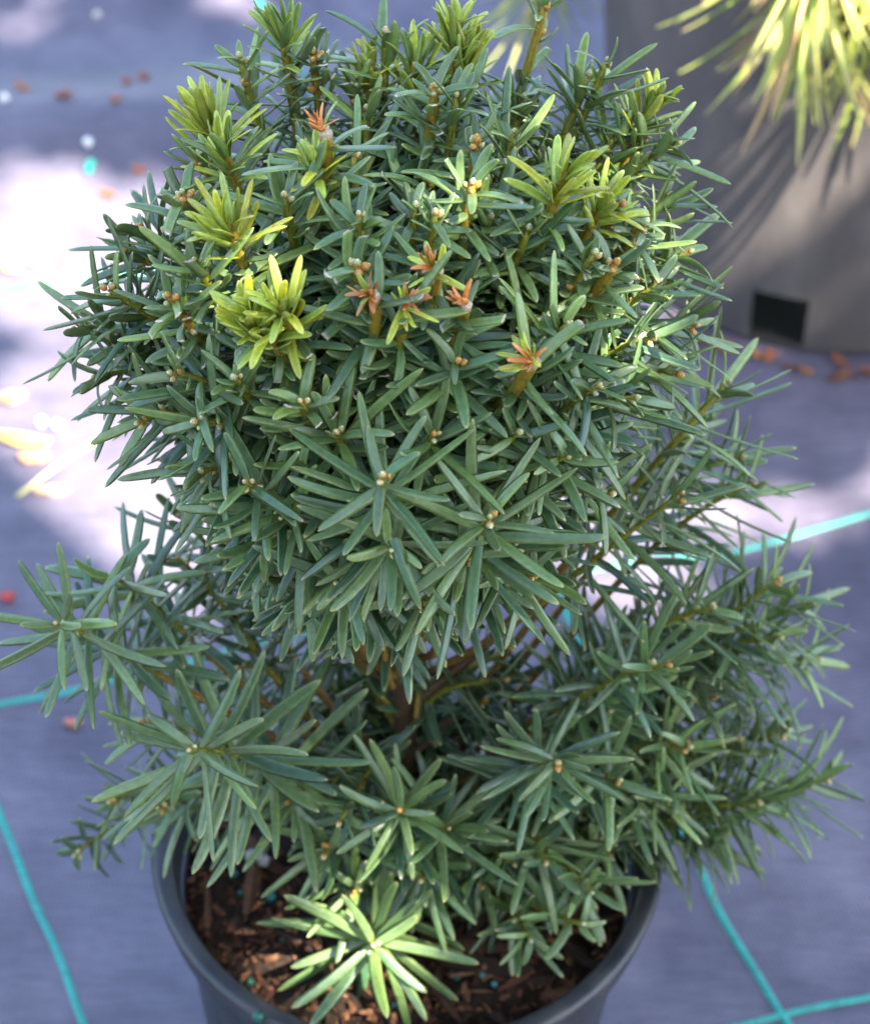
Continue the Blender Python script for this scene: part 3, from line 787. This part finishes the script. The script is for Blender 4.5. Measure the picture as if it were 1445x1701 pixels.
for px, py, y0, d, nl in ((905, 1430, -.05, (.15, -.4, .9), .031), (1012, 1420, -.03, (.4, -.4, .8), .031), (800, 1470, -.045, (.1, -.45, .9), .029), (700, 1460, -.06, (-.1, -.3, .95), .029), (480, 1330, -.045, (-.3, -.4, .85), .029), (880, 1560, -.06, (.2, -.3, .9), .027),
                          (300, 860, .02, (-.5, .5, .6), .030), (540, 1420, -.055, (-.2, -.3, .9), .029), (980, 1480, -.05, (.35, -.35, .85), .029)):
    plane('G', px, py, y0, d, NL=nl, L=.06, leafed=.065, nb=1)
N_HAND = len(SHOOTS)
# --- the rest of the crown: shorter shoots between and behind those, all round
ga = math.pi * (3 - math.sqrt(5))
for i in range(100):
    zz = 1 - 1.75 * (i + .5) / 100
    r = math.sqrt(max(0, 1 - zz * zz)); a = i * ga
    n = Vector((r * math.cos(a), r * math.sin(a), zz))
    P = CC + n * (CR - YR.uniform(.010, .034))
    x, y = proj(P)
    front = n.dot(CAM - CC) > 0
    if 860 < x < 1190 and 730 < y < 970 or 380 < x < 900 and y > 1040: continue
    if front and min(math.hypot(x - u, y - v) for u, v in TIPS) < 30: continue
    shoot(YR.choice('GMMM') if zz > .2 else 'G', P, cdir(n, .5 + .6 * max(0, zz)), YR, NL=YR.uniform(.029, .036), cut=.22 if zz > .3 else 0, fill=True, leafed=.05, dens=.80)
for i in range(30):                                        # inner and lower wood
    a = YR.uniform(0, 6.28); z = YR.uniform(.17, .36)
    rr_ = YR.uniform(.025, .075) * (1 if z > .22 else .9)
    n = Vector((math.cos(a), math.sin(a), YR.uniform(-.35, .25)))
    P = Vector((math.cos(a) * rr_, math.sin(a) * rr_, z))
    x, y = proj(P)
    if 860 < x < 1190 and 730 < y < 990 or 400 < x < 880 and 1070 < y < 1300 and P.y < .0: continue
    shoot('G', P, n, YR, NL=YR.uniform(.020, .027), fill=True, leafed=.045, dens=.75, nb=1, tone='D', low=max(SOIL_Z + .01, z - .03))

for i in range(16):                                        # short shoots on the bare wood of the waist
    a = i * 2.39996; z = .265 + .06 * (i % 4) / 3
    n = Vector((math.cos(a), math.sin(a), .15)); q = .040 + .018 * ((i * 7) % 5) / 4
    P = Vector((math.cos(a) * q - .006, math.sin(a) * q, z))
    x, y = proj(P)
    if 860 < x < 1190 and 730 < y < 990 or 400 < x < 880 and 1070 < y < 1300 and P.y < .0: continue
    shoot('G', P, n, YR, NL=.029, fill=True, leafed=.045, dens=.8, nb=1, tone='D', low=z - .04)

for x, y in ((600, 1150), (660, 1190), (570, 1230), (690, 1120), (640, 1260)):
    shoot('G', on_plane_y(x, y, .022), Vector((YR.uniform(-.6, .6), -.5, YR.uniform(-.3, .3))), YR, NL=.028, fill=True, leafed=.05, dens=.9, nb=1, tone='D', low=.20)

# trunk
tp = [Vector((0, 0, SOIL_Z - .012)), Vector((.002, .001, .2)), Vector((-.004, 0, .27)), Vector((-.010, .002, .34)), Vector((-.012, 0, .42))]
V, F, C = tube(bez(tp[0], tp[1], tp[3], tp[4], 14), np.linspace(.0055, .0030, 15), [OLD] * 15, 12, 5, .08, .1)
link('trunk', mesh_np('trunk', [Vector(v) - YO for v in V], F, C, M_STEM), yew)

# which needles show largest: sight lines from five points of each
mats = np.array([n[1] for n in NEED]); vids = np.array([n[0] for n in NEED])
def world_verts(ids):
    return np.einsum('nij,nkj->nki', mats[ids][:, :3, :3], VARV[vids[ids]]) + mats[ids][:, None, :3, 3]
allv = world_verts(np.arange(len(NEED)))
nv = VARV.shape[1]
fl = (VARF[None] + (np.arange(len(NEED)) * nv)[:, None, None]).reshape(-1, 4)
bvh = BVHTree.FromPolygons(allv.reshape(-1, 3).tolist(), fl.tolist())
score = np.zeros(len(NEED))
for i in range(len(NEED)):
    w = allv[i]; hits = 0
    mid = [w[s * 6 + 2] for s in (2, 3, 4, 5, 6)]
    pj = [proj(m) for m in (mid[0], mid[2], mid[4])]
    if not all(-10 < q[0] < W + 10 and -10 < q[1] < H + 10 for q in pj): continue
    lpx = math.hypot(pj[2][0] - pj[0][0], pj[2][1] - pj[0][1])
    for m in mid:
        m = Vector(m); dd = (CAM - m).normalized()
        if bvh.ray_cast(m + dd * .0011, dd, 2.0)[0] is None: hits += 1
    x = Vector(mats[i][:3, 0]); y = Vector(mats[i][:3, 1]).normalized()
    face = abs(x.cross(y).normalized().dot((CAM - Vector(mid[2])).normalized()))
    score[i] = hits / 5 * (lpx + 6) * (0.35 + 0.65 * face)
single = set(np.argsort(-score)[:298].tolist())

needle_me = {}
bud_me = []
for base, midc, tipc in (((.40, .20, .04), (.42, .42, .14), (.66, .66, .36)), ((.42, .16, .03), (.55, .36, .10), (.70, .62, .34)), ((.40, .13, .02), (.60, .27, .05), (.62, .40, .12))):
    V, F, C = [], [], []
    seg, rings = 10, 11
    for i in range(rings + 1):
        t = i / rings
        r = math.sin(math.pi * min(.98, .10 + .88 * t ** .9)) ** .75
        sc_ = 1 + (.13 if i % 3 == 2 else -.05 if i % 3 == 0 else .03)
        for k in range(seg):
            a = 2 * math.pi * k / seg
            g = 1 + .10 * math.cos(5 * a + (i // 3) * math.pi)
            V.append((math.cos(a) * r * sc_ * g, math.sin(a) * r * sc_ * g, t * 2.7 - .3))
            c = mixc(base, midc, min(1, t * 2)) if t < .5 else mixc(midc, tipc, min(1, (t - .5) * 2.2))
            kk = .62 if i % 3 == 0 else 1.0
            C.append(tuple(q * kk for q in c))
    for i in range(rings):
        for k in range(seg):
            F.append((i * seg + k, i * seg + (k + 1) % seg, i * seg + seg + (k + 1) % seg, i * seg + seg + k))
    F.append(tuple(rings * seg + k for k in range(seg)))
    bud_me.append(mesh_np('bud', V, F, C, M_BUD))

inner = MB()
shoot_obj = {}
for si, s in enumerate(SHOOTS):
    V, F, C = tube(s['pts'][::1], s['radii'], s['cols'], 10, 5, .11, .02)
    C = [mixc(c, (.36, .22, .02), .55) if (q % 10) % 2 and c != OLD else c for q, c in enumerate(C)]
    if s['cap']:
        V = list(V); C = list(C)
        V.append(sum((Vector(V[k]) for k in range(10)), Vector()) / 10); C = list(C) + [(.55, .45, .32)]
        for k in range(10): C[k] = (.48, .36, .24)
        F = [f for f in F if len(f) == 4] + [(len(V) - 1, (k + 1) % 10, k) for k in range(10)]
    V = [Vector(v) - YO for v in V]
    if si < N_HAND:
        o = link('shoot', mesh_np('shoot', V, F, C, M_STEM), yew)
        shoot_obj[si] = o
        for (p, ax, r, k) in s['buds']:
            q = ax.to_track_quat('Z', 'Y').to_matrix().to_4x4()
            link('bud', bud_me[k], o, Matrix.Translation(p - YO) @ q @ Matrix.Scale(r, 4))
    else:
        inner.add(V, F, C)
        for (p, ax, r, k) in s['buds']:
            me = bud_me[k]
            q = Matrix.Translation(p - YO) @ ax.to_track_quat('Z', 'Y').to_matrix().to_4x4() @ Matrix.Scale(r, 4)
            cc = me.color_attributes['Col'].data
            inner.add([q @ v.co for v in me.vertices], [tuple(f.vertices) for f in me.polygons], [tuple(cc[v.index].color[:3]) for v in me.vertices])
tag(link('inner_twigs', inner.mesh('inner_twigs', M_STEM), yew), None, None, None, 'stuff')
rest = np.array([i for i in range(len(NEED)) if i not in single])
wv = allv[rest] - np.array(YO)
ff = (VARF[None] + (np.arange(len(rest)) * nv)[:, None, None]).reshape(-1, 4)
cr_ = np.random.default_rng(3).uniform(.68, 1.32, (len(rest), 1, 1))
tag(link('foliage', mesh_np('foliage', wv.reshape(-1, 3), ff, (VARC[vids[rest]] * cr_).reshape(-1, 3), M_NEEDLE), yew), None, None, None, 'stuff')
for i in sorted(single):
    v, M, si = NEED[i]
    if v not in needle_me:
        needle_me[v] = mesh_np('needle', VARV[v], VARF, VARC[v], M_NEEDLE)
    mw = Matrix(M.tolist()); mw.translation = mw.translation - YO
    link('needle', needle_me[v], shoot_obj.get(si, yew), mw)
print('needles', len(NEED), 'shoots', len(SHOOTS), N_HAND)

# ------------------------------------------------------------------ the pine in the large pot, hanging over its rim
PRr = random.Random(5)
pine = empty('pine_tree', POT2 + Vector((0, 0, P2H - .03)), 'young pine with long yellow-green needles hanging over the large grey pot', 'tree')
PO = POT2 + Vector((0, 0, P2H - .03))
top = POT2 + Vector((.01, .02, .62))
V, F, C = tube(bez(PO - Vector((0, 0, .01)), PO + Vector((.01, 0, .1)), top - Vector((0, 0, .15)), top, 12), np.linspace(.011, .005, 13), [(0.16, .09, .05)] * 13, 10, 5, .1)
link('trunk', mesh_np('trunk', [Vector(v) - PO for v in V], F, C, M_BARK), pine)
PC = [(0.36, 0.42, 0.065), (0.44, 0.46, 0.11), (0.28, 0.37, 0.06), (0.50, 0.48, 0.15), (0.45, 0.30, 0.12)]
def pine_needle_mesh(L, w, droop, c, tipc):
    V, F, C = [], [], []
    m = 9
    for i in range(m + 1):
        t = i / m
        ww = w * (1 if t < .85 else 1 - .75 * (t - .85) / .15)
        z = -droop * t * t * L
        for x, h in ((-.5, 0), (0, .32), (.5, 0), (0, -.22)):
            V.append((x * ww, t * L, z + h * ww)); C.append(mixc(c, tipc, max(0, t - .8) * 4))
    for i in range(m):
        for k in range(4):
            F.append((i * 4 + k, i * 4 + 4 + k, i * 4 + 4 + (k + 1) % 4, i * 4 + (k + 1) % 4))
    F.append((m * 4, m * 4 + 1, m * 4 + 2, m * 4 + 3))
    return mesh_np('needle', V, F, C, M_PINE)
pmesh = [pine_needle_mesh(1.0, .034, PRr.uniform(.05, .3), PRr.choice(PC[:4]), PRr.choice([(.45, .33, .15), (.36, .38, .1)])) for q in range(10)] + [pine_needle_mesh(1.0, .034, .2, PC[4], (.4, .25, .12)) for q in range(2)]
def pine_branch(p0, pend, d_end, n, lf, Lm):
    pts = bez(p0, p0 + Vector((0, -.03, .05)), pend - d_end * .07, pend, 16)
    V, F, C = tube(pts, np.linspace(.0055, .0028, 17), [mixc((.2, .1, .05), (.36, .17, .09), i / 16) for i in range(17)], 9, 4, .1)
    br = link('branch', mesh_np('branch', [Vector(v) - PO for v in V], F, C, M_BARK), pine)
    pl = pts[::-1]; ss = walk(pl)
    for i in range(n):
        s = lf * (i / n) ** 1.0
        p, t = at_s(pl, ss, s)
        x, _, z = frame(t, Vector((.2, -.3, 1)))
        a = i * 2.39996 + PRr.gauss(0, .3)
        th = rad(12 + 30 * min(1, s / .04) + PRr.gauss(0, 8))
        rd = x * math.cos(a) + z * math.sin(a)
        dd = (t * math.cos(th) + rd * math.sin(th) + Vector((0, 0, -.45))).normalized()
        xx, yy, zz = frame(dd, t * math.sin(th) - rd * math.cos(th) + Vector((0, 0, .6)))
        L = Lm * PRr.uniform(.75, 1.12)
        M = Matrix(((xx.x * L, yy.x * L, zz.x * L, p.x - PO.x), (xx.y * L, yy.y * L, zz.y * L, p.y - PO.y), (xx.z * L, yy.z * L, zz.z * L, p.z - PO.z), (0, 0, 0, 1)))
        link('needle', PRr.choice(pmesh), br, M)
A0 = on_plane_y(1350, -35, .470)
pine_branch(top - Vector((0, 0, .12)), A0, Vector((.06, -.12, -1)).normalized(), 160, .095, .088)
B0 = on_plane_y(1462, 10, .49)
pine_branch(top - Vector((0, 0, .08)), B0, Vector((.25, -.2, -1)).normalized(), 86, .06, .078)
C0 = on_plane_y(893, -18, .62)
pine_branch(top - Vector((0, 0, .16)), C0, Vector((-.35, -.1, -1)).normalized(), 44, .05, .062)

mb = MB()                                                  # the pine's upper tufts, above the picture
for q in range(7):
    a = q * 2.39996
    e = top + Vector((math.cos(a) * .10, .05 + abs(math.sin(a)) * .09, -.02 + .03 * (q % 3)))
    ax = (e - top + Vector((0, 0, .05))).normalized()
    V, F, C = tube([top - Vector((0, 0, .06 + .02 * q)), top.lerp(e, .6), e], [.004, .0035, .0025], [(.22, .12, .06)] * 3, 7)
    mb.add([Vector(v) - PO for v in V], F, C)
    for i in range(48):
        th, ph = rad(PRr.uniform(15, 65)), i * 2.39996
        x, _, z = frame(ax, Vector((.1, .2, 1)))
        rd = x * math.cos(ph) + z * math.sin(ph)
        dd = ax * math.cos(th) + rd * math.sin(th)
        L = PRr.uniform(.06, .085)
        p0 = e - ax * (.05 * i / 48)
        V, F, C = tube([p0, p0 + dd * L * .5 - Vector((0, 0, .003)), p0 + dd * L - Vector((0, 0, .012))], [.0011, .0011, .0004], [PRr.choice(PC[:4])] * 3, 4)
        mb.add([Vector(v) - PO for v in V], F, C)
tag(link('foliage', mb.mesh('foliage', M_PINE), pine), None, None, None, 'stuff')

# ------------------------------------------------------------------ unseen tree beyond the frame, its crown shaped to shade the pots
TR = random.Random(11)
tree = empty('shade_tree', (2.3, -2.2, 0), 'unseen broad-leaved tree out of frame, its crown shaped to throw dappled shade on the pots', 'tree')
TO = Vector((2.3, -2.2, 0))
V, F, C = tube(bez(Vector((0, 0, -.02)), Vector((.05, 0, .8)), Vector((-.2, .2, 1.6)), Vector((-.5, .5, 2.4)), 14), np.linspace(.10, .045, 15), [(.12, .09, .07)] * 15, 12, 5, .06)
link('trunk', mesh_np('trunk', V, F, C, M_BARK), tree)
for q in range(9):
    e = Vector((TR.uniform(-2.2, .2), TR.uniform(-.2, 2.2), TR.uniform(1.9, 2.7)))
    V, F, C = tube(bez(Vector((-.25, .25, 1.75)), Vector((-.4, .4, 2.1)), e - Vector((0, 0, .1)), e, 10), np.linspace(.03, .008, 11), [(.12, .09, .07)] * 11, 7)
    link('limb', mesh_np('limb', V, F, C, M_BARK), tree)
# gaps shaped into the crown for the sun patches, as ellipses on the ground they let the sun reach: (x, y, rx, ry, keep)
_p = on_plane_y(620, 1575, -.076)
SPR = _p - SUN * (_p.z / SUN.z)                           # where the sun that reaches the low front sprig would land
GAPS = [(-.19, .47, .20, .15, .0), (-.12, .39, .15, .11, 0), (-.27, .58, .16, .07, 0), (-.27, .56, .14, .07, .05), (-.19, .635, .13, .05, .3), (.19, .375, .14, .050, .06), (.27, .43, .05, .03, .3), (.10, .36, .10, .07, .0), (-.24, .25, .13, .10, .33),
        (.11, .625, .16, .10, .05), (.16, .70, .13, .10, .0), (.04, .68, .11, .08, .0), (SPR.x + .010, SPR.y + .004, .046, .040, 0), (.205, .085, .030, .026, 0), (-.28, .83, .05, .04, .1), (-.15, .84, .06, .03, .2), (.27, .49, .06, .03, .4), (-.22, .77, .03, .03, .2)]
SHUT = [(-.285, .475, .030, .025), (-.235, .365, .05, .018), (-.30, .36, .05, .05)]  # spots kept leafy to shape the shade on the cloth
lv = [(0, 0, 0), (-.32, .25, .05), (-.38, .55, .02), (-.22, .82, -.03), (0, 1, -.1), (.22, .82, -.03), (.38, .55, .02), (.32, .25, .05), (0, .5, -.04)]
lfc = [(0, 1, 8), (1, 2, 8), (2, 3, 8), (3, 4, 8), (4, 5, 8), (5, 6, 8), (6, 7, 8), (7, 0, 8)]
lva = np.array(lv); VV, FF, CCo = [], [], []
cnt = 0
for q in range(19000):
    fx, fy, h = TR.uniform(-.75, .75), TR.uniform(-.5, 1.6), TR.uniform(1.75, 2.6)
    k = 1.0
    for gx, gy, rx, ry, keep in GAPS:
        e = ((fx - gx) / rx) ** 2 + ((fy - gy) / ry) ** 2
        if e < 1: k = min(k, keep)
    if any(((fx - gx) / rx) ** 2 + ((fy - gy) / ry) ** 2 < 1 for gx, gy, rx, ry in SHUT): k = 1.0
    if TR.random() > k: continue
    P = Vector((fx, fy, 0)) + SUN * (h / SUN.z) - TO
    L = TR.uniform(.040, .065)
    M = Matrix.Rotation(TR.uniform(0, 6.28), 3, 'Z') @ Matrix.Rotation(TR.gauss(0, .6), 3, 'X') @ Matrix.Rotation(TR.gauss(0, .4), 3, 'Y')
    VV.append(lva @ np.array(M).T * L + np.array(P)); FF.append(np.array(lfc) + cnt * 9); cnt += 1
    g = TR.uniform(.7, 1.3)
    CCo.append(np.tile(np.array([.05 * g, .10 * g, .03 * g]), (9, 1)))
tag(link('crown', mesh_np('crown', np.concatenate(VV), np.concatenate(FF), np.concatenate(CCo), M_LEAF), tree), None, None, None, 'stuff')

# ------------------------------------------------------------------ unseen greenery added behind the viewpoint to block low sky light
added_hedge = empty('added_hedge', (0, -2.6, 0), 'tall clipped greenery added unseen behind the camera to block low sky light', 'added_hedge')
nrm = np.random.default_rng(9)
n = 9000
P = np.stack([nrm.uniform(-3.2, 3.2, n), nrm.uniform(-.4, .4, n), nrm.uniform(.0, 2.1, n)], 1)
ang = nrm.uniform(0, 6.283, (n, 3)); VV, FF, CCo = [], [], []
for i in range(n):
    M = Matrix.Rotation(ang[i, 0], 3, 'Z') @ Matrix.Rotation(ang[i, 1], 3, 'X')
    VV.append(lva @ np.array(M).T * .11 + P[i]); FF.append(np.array(lfc) + i * 9)
    CCo.append(np.tile(np.array([.04, .075, .025]) * (.7 + .6 * (ang[i, 2] / 6.283)), (9, 1)))
tag(link('foliage', mesh_np('foliage', np.concatenate(VV), np.concatenate(FF), np.concatenate(CCo), M_LEAF), added_hedge), None, None, None, 'stuff')
for i in range(9):
    x = -2.8 + .7 * i
    V, F, C = tube([Vector((x, 0, -.02)), Vector((x + .03, .02, .7)), Vector((x - .03, -.02, 1.5))], [.03, .024, .01], [(.1, .075, .05)] * 3, 8)
    link('stem', mesh_np('stem', V, F, C, M_BARK), added_hedge)
